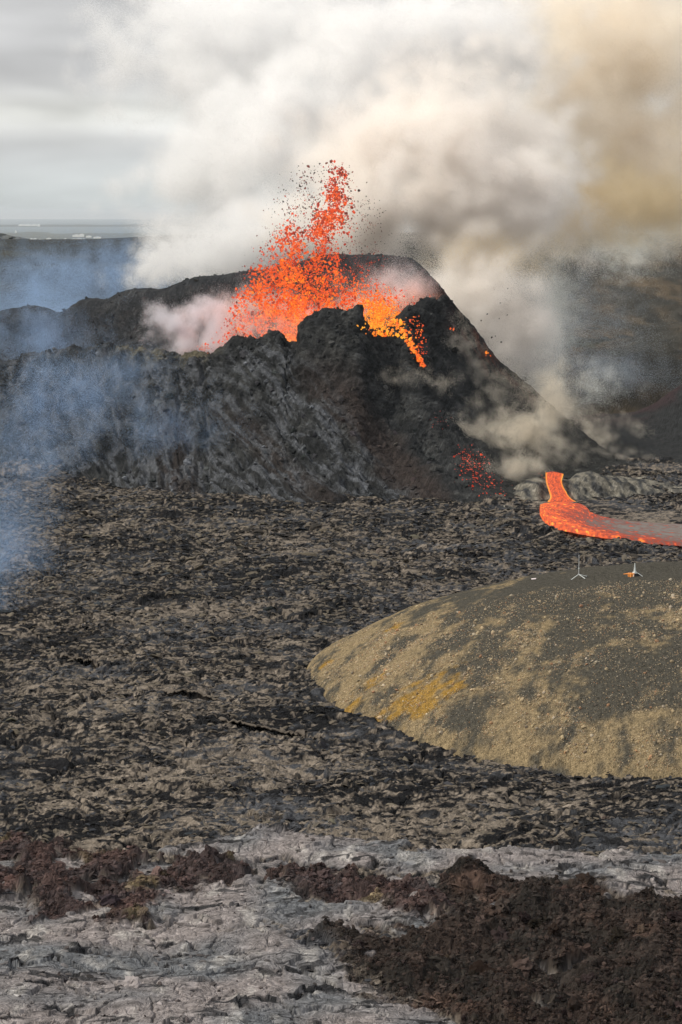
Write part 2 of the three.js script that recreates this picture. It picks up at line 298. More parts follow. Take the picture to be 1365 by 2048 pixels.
const M4 = new THREE.Matrix4(), Q = new THREE.Quaternion(), E = new THREE.Euler(), V = new THREE.Vector3(), S3 = new THREE.Vector3(), COL = new THREE.Color();
// rows: [variant, x, y, z, size, rx, ry, rz, squash, colour]; the largest become meshes of their own, the rest one scatter for each variant
const tints = new Map();
const tinted = (c, from = stone) => { const q = c.map((v) => Math.round(Math.pow(v, 0.5) * 80)); const key = from.uuid + q; if (!tints.has(key)) { const m = from.clone(); m.color.setRGB(...q.map((v) => (v / 80) ** 2)); tints.set(key, m); } return tints.get(key); };
function scatter(parent, shapes, rows, single, name, restName, most = 300) {
  rows.sort((a, b) => b[4] / Math.hypot(b[1], b[3]) - a[4] / Math.hypot(a[1], a[3]));
  const set = (r) => { E.set(r[5], r[6], r[7]); Q.setFromEuler(E); S3.set(r[4], r[4] * r[8], r[4]); V.set(r[1], r[2], r[3]); return M4.compose(V, Q, S3); };
  const inFrame = (r) => { const [x, y] = toPx(new THREE.Vector3(r[1], r[2], r[3])); return x > -10 && x < 1375 && y < 2055 && y > 0; };
  const rest = shapes.map(() => []); let n = 0;
  for (const r of rows) {
    if (single && n < most && inFrame(r)) { const m = part(parent, shapes[r[0]], tinted(r[9]), name + (n ? '_' + String(n).padStart(3, '0') : '')); m.applyMatrix4(set(r)); n++; } else rest[r[0]].push(r);
  }
  rest.forEach((list, k) => {
    if (!list.length) return;
    const im = new THREE.InstancedMesh(shapes[k], stone, list.length);
    list.forEach((r, i) => { im.setMatrixAt(i, set(r)); im.setColorAt(i, COL.setRGB(...r[9])); });
    im.name = restName; im.userData.kind = 'stuff'; im.castShadow = im.receiveShadow = true; parent.add(im);
  });
}
{
  const rows = [];
  for (let k = 0; k < 60000; k++) {                            // tilted plates all over the field, thinner on the smooth grey sheets
    const D = Math.sqrt(lerp(178 ** 2, 560 ** 2, rnd())), x = rr(-0.165, 0.165) * D, z = -D;
    if (moundH(x, z) > 0.3 || poolBed(x, z, 2) > 0.2) continue;
    const zn = zone(x, z), g = zn.grey, aa = Math.max(zn.red, zn.brown), calm = fbm(x / 13, 90, z / 13, 3);
    if (rnd() < g * 0.8 || rnd() < aa * 0.5 || rnd() < 0.75 * smooth(0.05, 0.35, calm)) continue;
    const big = smooth(220, 480, D), s = rr(0.16, 0.5) * (1 + 0.7 * big) * (rnd() < 0.05 ? 1.7 : 1), tilt = 0.26 * (1 - 0.3 * g);
    const c = fieldColour(x, z), q = rnd();
    const col = aa > 0.5 ? scale3(c, rr(0.7, 1.3)) : g > 0.5 ? scale3(mix3(c, GREY, 0.5), rr(0.12, 0.7)) : mix3(scale3(c, 0.65), q < 0.34 ? [0.115, 0.098, 0.077] : q < 0.8 ? [0.012, 0.012, 0.013] : [0.036, 0.039, 0.046], 0.8);
    rows.push([Math.floor(rnd() * 6), x, fieldH(x, z) + s * 0.03, z, s, gauss() * tilt + 0.08, gauss() * 0.7 + 1.6 * n3(x / 9, 66, z / 9) - 0.15 + (rnd() < 0.5 ? Math.PI : 0), gauss() * tilt, rr(0.6, 1.3), col]);
  }
  scatter(lavaField, slabs, rows, true, 'lava_slab', 'lava_slab_rubble', 260);
}
{
  const rows = [];
  for (let k = 0; k < 110000; k++) {                            // clinkery red and brown rubble in front
    const D = lerp(172, 236, Math.pow(rnd(), 1.2)), x = rr(-0.16, 0.16) * D, z = -D, zn = zone(x, z), aa = Math.max(zn.red, zn.brown);
    if (rnd() > (aa + 0.03) * (0.35 + 0.65 * smooth(-0.3, 0.3, n3(x / 2.4, 33, z / 2.4)))) continue;
    const s = 0.04 + 0.2 * Math.pow(rnd(), 4) + (rnd() < 0.0028 ? rr(0.2, 0.75) : 0), c = fieldColour(x, z);
    rows.push([s > 0.22 ? Math.floor(rnd() * 3) : 3 + Math.floor(rnd() * 2), x, fieldH(x, z) + s * 0.15, z, s, rnd() * 6.3, rnd() * 6.3, rnd() * 6.3, 1, scale3(mix3(c, zn.red > zn.brown ? [0.085, 0.052, 0.047] : [0.045, 0.03, 0.026], rnd() * 0.6), rr(0.3, 1.35))]);
  }
  scatter(lavaField, boulders, rows, true, 'clinker_boulder', 'clinker_rubble', 300);
}
for (const line of fissures) {                                  // plates of crust that jut out over the long cracks
  const c = new THREE.CatmullRomCurve3(line), N = 60, tops = [];
  for (let i = 0; i <= N; i++) { const p = c.getPoint(i / N), e = Math.min(1, Math.min(i, N - i) / 8), y = fieldH(p.x, p.z - 2.2) * 0.6 + 0.4 * fieldH(p.x, p.z - 3.4), f = p.z + 0.25 + 0.3 * fbm(p.x / 1.1, 7, 3, 3); tops.push([[p.x, y - 0.35, p.z - 2.2], [p.x, y + 0.05, p.z - 0.8], [p.x, y + 0.22 * e - 0.3 * (1 - e) + 0.12 * n3(p.x, 2, 9), f], [p.x, y + 0.02 * e - 0.5 * (1 - e) - 0.1, f - 0.05], [p.x, y - 0.4, p.z - 1.6]]); }
  const g = gridGeometry(N, 4, (i, j) => tops[i][j], () => [1, 1, 1]); g.deleteAttribute('color');
  part(lavaField, g, tinted([0.1, 0.086, 0.07]), 'crust_ledge');
}
console.log('slabs', seed);

// ------------------------------------------------------------------ the gravel mound
const moundColour = (x, z) => {
  const down = fbm((x - MOUND.x) / 5 + (z - MOUND.z) / 15, 50, (z - MOUND.z) / 26, 4), blot = fbm(x / 6, 51, z / 6, 3), fine = n3(x / 0.45, 52, z / 0.6);
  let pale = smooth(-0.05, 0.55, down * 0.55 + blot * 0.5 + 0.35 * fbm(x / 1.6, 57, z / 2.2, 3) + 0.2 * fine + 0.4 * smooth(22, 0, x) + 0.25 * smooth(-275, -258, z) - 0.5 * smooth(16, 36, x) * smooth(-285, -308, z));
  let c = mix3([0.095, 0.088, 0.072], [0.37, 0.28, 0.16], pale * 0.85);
  const ochre = (cx, cz, rx, rz) => smooth(1.25, 0.4, Math.hypot((x - cx) / rx, (z - cz) / rz) + 0.9 * fbm(x / 1.6, 55, z / 1.6, 4));
  const o = Math.max(...OCHRE.map((a) => ochre(...a)));
  c = mix3(c, [0.42, 0.24, 0.04], o * 0.8);
  return scale3(c, 1 + 0.28 * fine);
};
const moundPoint = (px, py) => { let best = null; for (let D = 330; D > 235; D -= 0.25) { const p = at(px, py, D); if (p.y <= moundH(p.x, p.z)) best = p; else if (best) break; } return best; };
let OCHRE = [[840, 1392, 4.2, 3.2], [905, 1380, 1.9, 1.5], [745, 1362, 1.8, 1.6], [655, 1328, 1.1, 1.2], [790, 1255, 1.1, 1.4], [850, 1415, 2.2, 1.8], [700, 1415, 1.8, 1.1]].map(([px, py, rx, rz]) => { const p = moundPoint(px, py) ?? ground(px, py, 4); return [p.x, p.z, rx, rz]; });
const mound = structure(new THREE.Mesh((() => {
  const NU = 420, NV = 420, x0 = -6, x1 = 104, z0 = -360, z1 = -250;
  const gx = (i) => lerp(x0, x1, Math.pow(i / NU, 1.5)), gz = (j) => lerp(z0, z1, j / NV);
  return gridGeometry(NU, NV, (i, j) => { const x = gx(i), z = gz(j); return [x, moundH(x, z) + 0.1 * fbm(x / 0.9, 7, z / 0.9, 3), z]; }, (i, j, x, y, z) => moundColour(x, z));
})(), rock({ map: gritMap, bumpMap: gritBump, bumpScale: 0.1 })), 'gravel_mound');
{
  const rows = [];
  for (let k = 0; k < 170000; k++) {
    const x = rr(-4, 50), z = rr(-318, -252), h = moundH(x, z);
    if (h < 0.2) continue;
    const c = moundColour(x, z), lum = c[0], clump = smooth(-0.3, 0.4, fbm(x / 4, 53, z / 4, 3)), top = smooth(-305, -312, z);
    if (rnd() > 0.12 + 0.9 * clump * smooth(0.05, 0.2, lum) - 0.5 * top) continue;
    const s = 0.025 + 0.06 * Math.pow(rnd(), 2) + (rnd() < 0.02 ? rr(0.03, 0.2) : 0), t = rnd();
    const col = t < 0.6 ? [0.36, 0.28, 0.18] : t < 0.75 ? [0.42, 0.36, 0.28] : t < 0.88 ? [0.14, 0.12, 0.1] : [0.3, 0.16, 0.09];
    rows.push([s > 0.11 ? Math.floor(rnd() * 5) : Math.floor(rnd() * 5), x, h + s * 0.3, z, s, rnd() * 6.3, rnd() * 6.3, rnd() * 6.3, 1, scale3(mix3(col, c, 0.3), rr(0.8, 1.2))]);
  }
  scatter(mound, [0, 1, 2, 3, 4].map(() => boulderGeometry(0.32, 1)), rows, true, 'stone', 'gravel', 300);
}
console.log('mound', seed);

// ------------------------------------------------------------------ the volcano
const footY = curve([[-400, 880], [0, 925], [100, 945], [300, 985], [450, 1000], [600, 1012], [800, 1006], [960, 1030], [1030, 1012], [1100, 985], [1200, 978], [1365, 990], [1600, 995]]);
const rimY = curve([[-400, 770], [-120, 750], [0, 738], [90, 716], [170, 706], [250, 706], [300, 709], [345, 713], [358, 722], [385, 713], [425, 717], [445, 700], [466, 684], [520, 678], [558, 668], [574, 684], [600, 681], [611, 652], [640, 636], [690, 628], [714, 618], [724, 634], [736, 664], [752, 674], [780, 674], [796, 655], [815, 628], [850, 612], [895, 606], [925, 640], [960, 684], [1000, 727], [1050, 768], [1100, 812], [1150, 852], [1200, 891], [1250, 922], [1300, 946], [1365, 968], [1600, 986]]);
const rimD = curve([[-400, 690], [0, 640], [150, 618], [300, 604], [450, 590], [600, 576], [715, 568], [780, 574], [850, 584], [900, 602], [1000, 606], [1100, 598], [1200, 584], [1300, 566], [1365, 556], [1600, 545]]);
const backY = curve([[-400, 660], [-60, 640], [0, 627], [60, 617], [95, 620], [125, 630], [165, 608], [200, 602], [215, 603], [245, 590], [300, 581], [330, 582], [400, 562], [500, 552], [600, 533], [660, 522], [720, 520], [790, 522], [828, 532], [850, 550], [872, 574], [895, 604], [925, 638], [960, 682], [1000, 726], [1100, 811], [1200, 890], [1300, 945], [1365, 967], [1600, 985]]);
const backD = curve([[-400, 780], [0, 720], [300, 690], [500, 676], [700, 660], [830, 640], [880, 618], [900, 609], [1000, 612], [1100, 604], [1200, 590], [1300, 572], [1365, 562], [1600, 551]]);
const footP = (u) => ground(u, footY(u), -0.8), rimP = (u) => at(u, rimY(u), rimD(u)), backP = (u) => { const p = at(u, backY(u), backD(u)); p.y -= 1.5 * smooth(890, 930, u); p.z -= 4 * smooth(890, 930, u); return p; };
const between = (a, b, t, h, out = new THREE.Vector3()) => { out.lerpVectors(a, b, t); out.y = lerp(a.y, b.y, h); return out; };
const crater = (u) => smooth(-200, 100, u) * smooth(925, 860, u);
const coneRows = [footP, (u) => between(footP(u), rimP(u), 0.36, 0.2), (u) => between(footP(u), rimP(u), 0.7, 0.58), rimP,
  (u) => { const p = between(rimP(u), backP(u), 0.3, 0.3); p.y = lerp(p.y - 1, Math.min(rimP(u).y, p.y) - 14, crater(u)); return p; },
  (u) => { const p = between(rimP(u), backP(u), 0.72, 0.8); p.y = lerp(p.y - 1, Math.min(p.y, backP(u).y) - 11, crater(u)); return p; }, backP,
  (u) => { const p = backP(u); p.z -= 90; p.y = Math.min(p.y, -3); return p; }];
const scoria = [0.026, 0.028, 0.03], ropy = [0.105, 0.112, 0.126], rust = [0.046, 0.036, 0.033], olive = [0.14, 0.125, 0.085], ember = [0.11, 0.045, 0.036];
// 0..1: how much the flank is draped with ropy lava (left lobe and the slanting tongue in the middle) rather than loose scoria
const drape = (u, v) => Math.max(smooth(470, 330, u - 90 * (3 - v)) * smooth(3.3, 2.85, v), smooth(120, 30, Math.abs(u - (470 + 95 * (3 - v)))) * smooth(2.9, 2.5, v));
const cone = structure(new THREE.Mesh(loft(coneRows, [...range(-400, -60, 40), ...range(-50, 1380, 560), ...range(1390, 1600, 20)], [70, 120, 130, 40, 40, 50, 10], (p, n, u, v) => {
  const [x, y, z] = p, dr = drape(u, v), out = smooth(3.15, 2.9, v), skew = u + 110 * (3 - v) * (u > 420 ? -1 : -0.1), right = smooth(880, 1000, u);
  const edge = Math.exp(-(((v - 3) / 0.12) ** 2)), calm = 1 - 0.72 * Math.max(right, smooth(0.9, 0.2, v) * 0.4);
  const high = smooth(1.6, 2.8, v);
  let h = calm * (1.5 * fbm(x / 11, y / 11, z / 11, 4) + (0.2 + 0.5 * high) * ridge(x / 3.4, y / 3.4, z / 3.4, 3) - 0.4);
  h += out * dr * (1.0 * ridge(skew / 34 + 0.8 * fbm(v * 2, 4, u / 60, 2), v * 0.9, 3, 3) + 0.7 * fbm(skew / 9, v * 3, 8, 3) - 0.4);
  h += out * 1.6 * smooth(3, 2.4, v) * (1 - right) * fbm(skew / 75, v * 0.5, 40, 2);
  h += out * (1 - dr) * calm * (0.7 * fbm(skew / 30, v * 0.8, 12, 3) + 0.3 * n3(x / 0.8, y / 0.8, z / 0.8));
  h += 0.25 * calm * ridge(x / 1.1, y / 1.1, z / 1.1, 2) + right * 0.22 * fbm(x / 1.6, y / 1.6, z / 1.6, 3);
  h += edge * (0.9 * ridge(x / 4.2, 5, 2, 3) - 0.5) * (1 - right);
  return h * smooth(0, 0.12, v) * smooth(7, 6.2, v) * (1 - 0.62 * smooth(4.6, 5.6, v));
}, (u, v, x, y, z) => {
  const dr = drape(u, v), skew = u + 110 * (3 - v) * (u > 420 ? -1 : -0.1), streak = fbm(skew / 18 + 0.9 * fbm(u / 70, v * 2, 77, 2), v * 2.2, 31, 4), blob = fbm(x / 5, y / 5, z / 5, 3), grain = n3(x / 0.7, y / 0.7, z / 0.7);
  let c = mix3(scoria, [0.056, 0.058, 0.059], smooth(-0.2, 0.5, blob));
  c = mix3(c, rust, 0.85 * smooth(80, 20, Math.abs(skew - 560 - 20 * blob)) * smooth(2.6, 1.8, v) + 0.6 * smooth(60, 15, Math.abs(skew - 330)) * smooth(2.2, 1.4, v));
  c = mix3(c, ropy, dr * smooth(-0.25, 0.45, streak + 0.3 * blob + 0.3 * grain));
  c = mix3(c, olive, 0.8 * smooth(190, 260, u) * smooth(470, 380, u) * smooth(2.5, 2.85, v) * smooth(-0.3, 0.3, blob));
  c = mix3(c, ember, smooth(880, 950, u) * smooth(1150, 1040, u) * smooth(2.3, 2.75, v) * smooth(-0.2, 0.4, streak + blob * 0.7));
  c = mix3(c, [0.046, 0.045, 0.04], smooth(900, 1050, u) * 0.5);
  if (v > 3.1) c = mix3([0.036, 0.039, 0.044], [0.056, 0.058, 0.062], smooth(-0.2, 0.6, blob));
  return scale3(c, 1 + 0.35 * grain);
}), rock({ map: crustMap, bumpMap: crustBump, bumpScale: 0.2 })), 'volcano_cone');
console.log('cone', seed);
const conePos = cone.geometry.attributes.position, coneNor = cone.geometry.attributes.normal, coneNU = 40 + 1 + 560 + 1 + 20 + 1;
const coneSeen = new Map();                                     // for placing what lies on the flank: nearest point of the cone in each 4-pixel cell of the photograph
for (let i = 0; i < conePos.count; i++) { V.fromBufferAttribute(conePos, i); const [x, y] = toPx(V); const key = Math.floor(x / 4) * 4096 + Math.floor(y / 4), o = coneSeen.get(key); if (o === undefined || conePos.getZ(o) < V.z) coneSeen.set(key, i); }
const onCone = (px, py) => { for (let r = 0; r < 5; r++) for (let a = -r; a <= r; a++) for (let b = -r; b <= r; b++) { const i = coneSeen.get((Math.floor(px / 4) + a) * 4096 + Math.floor(py / 4) + b); if (i !== undefined) return i; } return -1; };
{
  const rows = [];
  for (let k = 0; k < 6000; k++) {
    const i = Math.floor(rnd() * conePos.count); V.fromBufferAttribute(conePos, i);
    const [px, py] = toPx(V); if (px < -30 || px > 1400) continue;
    const right = smooth(860, 1000, px); if (rnd() < right * 0.97) continue;
    const s = 0.12 + 0.5 * Math.pow(rnd(), 3) + (rnd() < 0.01 ? 0.6 : 0), q = rnd();
    const n = [0, 1, 2].map((a) => [cone.geometry.attributes.color.getX(i), cone.geometry.attributes.color.getY(i), cone.geometry.attributes.color.getZ(i)][a]);
    rows.push([3 + Math.floor(rnd() * 2), V.x, V.y + s * 0.2, V.z, s, rnd() * 6.3, rnd() * 6.3, rnd() * 6.3, 1, scale3(n, q < 0.15 ? rr(1.1, 1.5) : rr(0.6, 1.2))]);
  }
  scatter(cone, boulders, rows, true, 'scoria_block', 'scoria_rubble', 120);
}

// ------------------------------------------------------------------ hills, plain and sea behind
const hillMat = rock({ map: gritMap });
const hill = (name, rows, us, steps, push, colour) => structure(new THREE.Mesh(loft(rows, us, steps, push, colour), hillMat), name);
hill('side_cone', [(u) => ground(u, curve([[1000, 1000], [1200, 985], [1365, 1008], [1800, 1010]])(u), -1), (u) => at(u, curve([[1000, 940], [1150, 900], [1250, 905], [1365, 900], [1800, 800]])(u), 600), (u) => at(u, curve([[1000, 880], [1140, 836], [1200, 830], [1285, 820], [1365, 768], [1500, 690], [1800, 560]])(u), 650), (u) => { const p = at(u, 860, 720); p.y = -4; return p; }],
  range(1000, 1800, 200), [40, 50, 16], (p, n, u, v) => (0.7 * fbm(p[0] / 9, p[1] / 9, p[2] / 9, 4) + 0.25 * n3(p[0] / 1.4, p[1] / 1.4, p[2] / 1.4)) * smooth(0, 0.3, v), (u, v, x, y, z) => scale3(mix3([0.034, 0.036, 0.038], [0.05, 0.032, 0.035], smooth(1.4, 2, v) * smooth(-0.3, 0.4, fbm(x / 9, y / 9, z / 9, 3))), 1 + 0.4 * n3(x / 1.2, y / 1.2, z / 1.2)));
hill('far_hillside', [(u) => at(u, 900, 740), (u) => at(u, curve([[700, 800], [1000, 800], [1200, 770], [1365, 760], [1900, 740]])(u), 830), (u) => at(u, 640, 1010), (u) => at(u, curve([[700, 560], [1000, 545], [1150, 535], [1365, 545], [1900, 520]])(u), 1250), (u) => at(u, curve([[700, 545], [1000, 520], [1150, 492], [1280, 478], [1365, 486], [1900, 450]])(u), 1500), (u) => { const p = at(u, 560, 1750); p.y = -10; return p; }],
  range(700, 1900, 300), [30, 60, 50, 30, 6], (p) => 4 * fbm(p[0] / 60, p[1] / 60, p[2] / 60, 4) + 1.2 * ridge(p[0] / 14, p[1] / 14, p[2] / 14, 3), (u, v, x, y, z) => scale3(mix3([0.062, 0.06, 0.053], [0.135, 0.105, 0.073], smooth(-0.25, 0.6, 0.7 * fbm(x / 26, y / 9, z / 150, 4) + 0.35 * fbm(x / 7, y / 4, z / 40, 2) + 0.25 * Math.exp(-(((v - 3) / 0.12) ** 2)))), 1 + 0.5 * n3(x / 3, y / 3, z / 3)));
hill('plateau', [(u) => { const p = at(u, 800, 860); p.y = -12; return p; }, (u) => at(u, 660, 980), (u) => at(u, 560, 1500), (u) => at(u, curve([[-900, 488], [0, 489], [40, 490], [90, 491], [200, 489], [340, 482], [600, 478], [900, 478], [1500, 480]])(u), 2600), (u) => { const p = at(u, 520, 4200); p.y = -120; return p; }],
  range(-900, 1500, 380), [14, 70, 60, 10], (p, n, u, v) => (3 * fbm(p[0] / 80, p[1] / 80, p[2] / 80, 4) + 1 * ridge(p[0] / 18, p[1] / 18, p[2] / 18, 3)) * smooth(3, 2.4, v), (u, v, x, y, z) => scale3(mix3([0.04, 0.043, 0.042], [0.075, 0.072, 0.052], smooth(-0.2, 0.6, fbm(x / 50, y / 12, z / 50, 4))), 1 + 0.5 * n3(x / 4, y / 4, z / 4)));
{ // the rocky outcrop on the plateau's edge
  const g = mergeGeometries([[8, 479, 26], [28, 481, 20], [0, 483, 30]].map(([px, py, r]) => { const p = at(px, py + 3, 2560); return boulders[0].clone().scale(r, r * 0.35, r).translate(p.x, p.y, p.z); }));
  put(new THREE.Mesh(g, new THREE.MeshStandardMaterial({ color: new THREE.Color(0.06, 0.065, 0.065), roughness: 0.95 })), 'rock_outcrop', 'dark rock outcrop on the plateau edge below the sea horizon', 'rock outcrop');
}
structure(new THREE.Mesh(new THREE.PlaneGeometry(9000, 5200).rotateX(-Math.PI / 2).translate(0, -13, -3200), new THREE.MeshStandardMaterial({ color: new THREE.Color(0.08, 0.08, 0.07), roughness: 0.95 })), 'ground');
structure(new THREE.Mesh(new THREE.PlaneGeometry(130000, 90000).rotateX(-Math.PI / 2).translate(0, -200, -50000), new THREE.MeshPhysicalMaterial({ color: new THREE.Color(0.06, 0.09, 0.11), roughness: 0.6, specularIntensity: 0.45 })), 'sea');
hill('coastal_plain', [(u) => { const p = at(u, 500, 8000); p.y = -215; return p; }, (u) => { const p = at(u, 480, 10000); p.y = -190; return p; }, (u) => { const p = at(u, 480, 24000); p.y = -188; return p; }, (u) => { const p = at(u, 465, 34000 + 5000 * n3(u / 90, 3, 1)); p.y = -206; return p; }],
  range(-900, 900, 120), [6, 20, 20], (p) => 6 * n3(p[0] / 900, 3, p[2] / 900), (u, v, x, y, z) => scale3([0.1, 0.11, 0.09], 1 + 0.4 * fbm(x / 900, 2, z / 1800, 3)));
const headlandGeo = () => loft([(u) => { const p = at(u, 455, 44000); p.y = -210; return p; }, (u) => { const p = at(u, 455, 45500); p.y = -170 + 30 * n3(u / 60, 1, 5); return p; }, (u) => { const p = at(u, 450, 52000); p.y = -205; return p; }], range(-900, 520, 100), [10, 10], () => 0, () => [0.07, 0.08, 0.08]);
structure(new THREE.Mesh(headlandGeo(), hillMat), 'headland');
{
  const wall = new THREE.MeshStandardMaterial({ color: new THREE.Color(0.85, 0.84, 0.8), roughness: 0.7 }), roof = new THREE.MeshStandardMaterial({ color: new THREE.Color(0.75, 0.76, 0.78), roughness: 0.5 });
  const box = new THREE.BoxGeometry(1, 1, 1).translate(0, 0.5, 0), gable = (() => { const s = new THREE.Shape([new THREE.Vector2(-0.5, 0), new THREE.Vector2(0.5, 0), new THREE.Vector2(0, 0.35)]); return new THREE.ExtrudeGeometry(s, { depth: 1, bevelEnabled: false }).translate(0, 1, -0.5); })();
  const build = (px, py, w, h, D, label, group) => { const p = at(px, py, D), k = D / F, g = new THREE.Group(); part(g, box, wall, 'wall'); part(g, gable, roof, 'roof'); g.position.copy(p); g.scale.set(w * k, h * k, w * k * 0.8); put(g, 'white_building', label, 'building', group); };
  const ORD = ['leftmost', 'second from left', 'third from left', 'fourth from left', 'fifth from left', 'sixth from left', 'seventh from left', 'eighth from left', 'eighth from right', 'seventh from right', 'sixth from right', 'fifth from right', 'fourth from right', 'third from right', 'second from right', 'rightmost'], town = 'buildings on the coastal plain';
  [[48, 482, 8, 3], [63, 482, 7, 4], [70, 482, 8, 4], [80, 482, 5, 3], [98, 481, 9, 4], [116, 483, 6, 4], [131, 482, 7, 4], [136, 483, 6, 3], [148, 482, 8, 4], [154, 474, 16, 4], [164, 474, 9, 5], [158, 481, 12, 4], [168, 481, 5, 3], [178, 475, 10, 3], [195, 477, 14, 3], [205, 481, 8, 3]].sort((a, b) => a[0] - b[0]).forEach(([x, y, w, h], i) => build(x, y, w, h, 21000, `small white building, ${ORD[i]} in the coastal town above the plateau edge`, town));
  [[44, 452, 12, 3], [56, 452, 14, 3], [68, 452, 12, 3], [78, 453, 5, 4]].forEach(([x, y, w, h], i) => build(x, y, w, h, 43500, `long pale building, ${['leftmost', 'second from left', 'third from left', 'rightmost'][i]} in the row along the far headland`, 'buildings on the far headland'));
  build(32, 466, 3, 4, 30000, 'single white building standing alone on the middle of the coastal plain');
}
console.log('far', seed);

// ------------------------------------------------------------------ lava: stream, spill, fountain
const glow = (r, g, b, dark = 0.02) => new THREE.MeshStandardMaterial({ color: new THREE.Color(dark, dark * 0.8, dark * 0.75), roughness: 0.8, emissive: new THREE.Color(r, g, b), emissiveIntensity: 1 });
const heat = [new THREE.MeshStandardMaterial({ color: new THREE.Color(0.03, 0.022, 0.02), roughness: 0.9 }), glow(0.14, 0.012, 0.004), glow(0.42, 0.03, 0.008), glow(0.8, 0.075, 0.012), glow(1.0, 0.14, 0.012), glow(1.05, 0.26, 0.016), glow(1.15, 0.46, 0.03)];
function lavaTexture(W, H, temperature) {                       // temperature 0 (crust) .. 1 (yellow melt): colour of the crust and light given off
  const em = new Uint8Array(W * H * 4), al = new Uint8Array(W * H * 4), stops = [[0, 0, 0], [0.1, 0.008, 0.003], [0.5, 0.05, 0.012], [0.95, 0.12, 0.015], [1, 0.24, 0.016], [1, 0.5, 0.05]], enc = (v) => Math.round(255 * Math.pow(clamp(v), 1 / 2.2));
  for (let j = 0; j < H; j++) for (let i = 0; i < W; i++) {
    const t = clamp(temperature((i + 0.5) / W, (j + 0.5) / H)) * 4.999, s = Math.floor(t), c = mix3(stops[s], stops[s + 1], t - s), k = (j * W + i) * 4, a = lerp(0.14, 0.02, clamp(t / 1.6));
    for (let q = 0; q < 3; q++) { em[k + q] = enc(c[q]); al[k + q] = enc(a * [1, 0.92, 0.85][q]); } em[k + 3] = al[k + 3] = 255;
  }
  const make = (d) => { const t = new THREE.DataTexture(d, W, H); t.colorSpace = THREE.SRGBColorSpace; t.magFilter = THREE.LinearFilter; t.needsUpdate = true; return t; };
  return new THREE.MeshPhysicalMaterial({ specularIntensity: 0.1, map: make(al), emissiveMap: make(em), emissive: 0xffffff, emissiveIntensity: 1, roughness: 0.7 });
}
function ribbon(left, right, nu, nv, lift, uvLong = 1) {         // a sheet between two lines of points, with uv along (u) and across (v)
  const cl = new THREE.CatmullRomCurve3(left), cr = new THREE.CatmullRomCurve3(right), g = gridGeometry(nu, nv, (i, j) => { const a = cl.getPoint(i / nu), b = cr.getPoint(i / nu); a.lerp(b, j / nv); a.y += lift(i / nu, j / nv, a); return [a.x, a.y, a.z]; }, () => [1, 1, 1]);
  const uv = []; for (let j = 0; j <= nv; j++) for (let i = 0; i <= nu; i++) uv.push((i / nu) * uvLong, j / nv);
  g.setAttribute('uv', new THREE.Float32BufferAttribute(uv, 2)); g.deleteAttribute('color');
  return g;
}
// the levee of grey ropy lava the stream comes out of
const levee = structure(new THREE.Mesh(loft([(u) => ground(u, curve([[960, 1012], [1040, 1030], [1090, 1030], [1150, 1022], [1200, 1045], [1260, 1048], [1320, 1042], [1365, 1042], [1650, 1046]])(u), -0.6), (u) => at(u, curve([[960, 1004], [1040, 1005], [1090, 1000], [1150, 1000], [1200, 1015], [1260, 1025], [1365, 1028], [1650, 1035]])(u), 503.5), (u) => at(u, curve([[960, 1000], [1020, 985], [1060, 966], [1090, 953], [1130, 949], [1180, 950], [1220, 958], [1260, 972], [1320, 988], [1365, 998], [1650, 1012]])(u), 518), (u) => { const p = at(u, 975, 548); p.y = -0.5; return p; }],
  range(960, 1650, 240), [36, 50, 12], (p, n, u, v) => (0.8 * fbm(p[0] / 7, p[1] / 5, p[2] / 7, 3) + 0.5 * ridge((u - 60 * v) / 60, v * 2.4, 2, 4) - 0.3) * smooth(0, 0.2, v) * (0.3 + 0.7 * smooth(20, 70, Math.abs(u - 1115))) - 1.3 * smooth(42, 22, Math.abs(u - 1114)) * smooth(0.1, 0.5, v), (u, v, x, y, z) => scale3(mix3([0.05, 0.052, 0.055], [0.25, 0.23, 0.19], smooth(-0.5, 0.4, fbm((u + 40 * v) / 16, v * 2.2, 5, 4))), 1 + 0.25 * n3(x / 0.7, y / 0.7, z / 0.7))), rock({ map: crustMap, bumpMap: crustBump, bumpScale: 0.15 })), 'lava_levee');
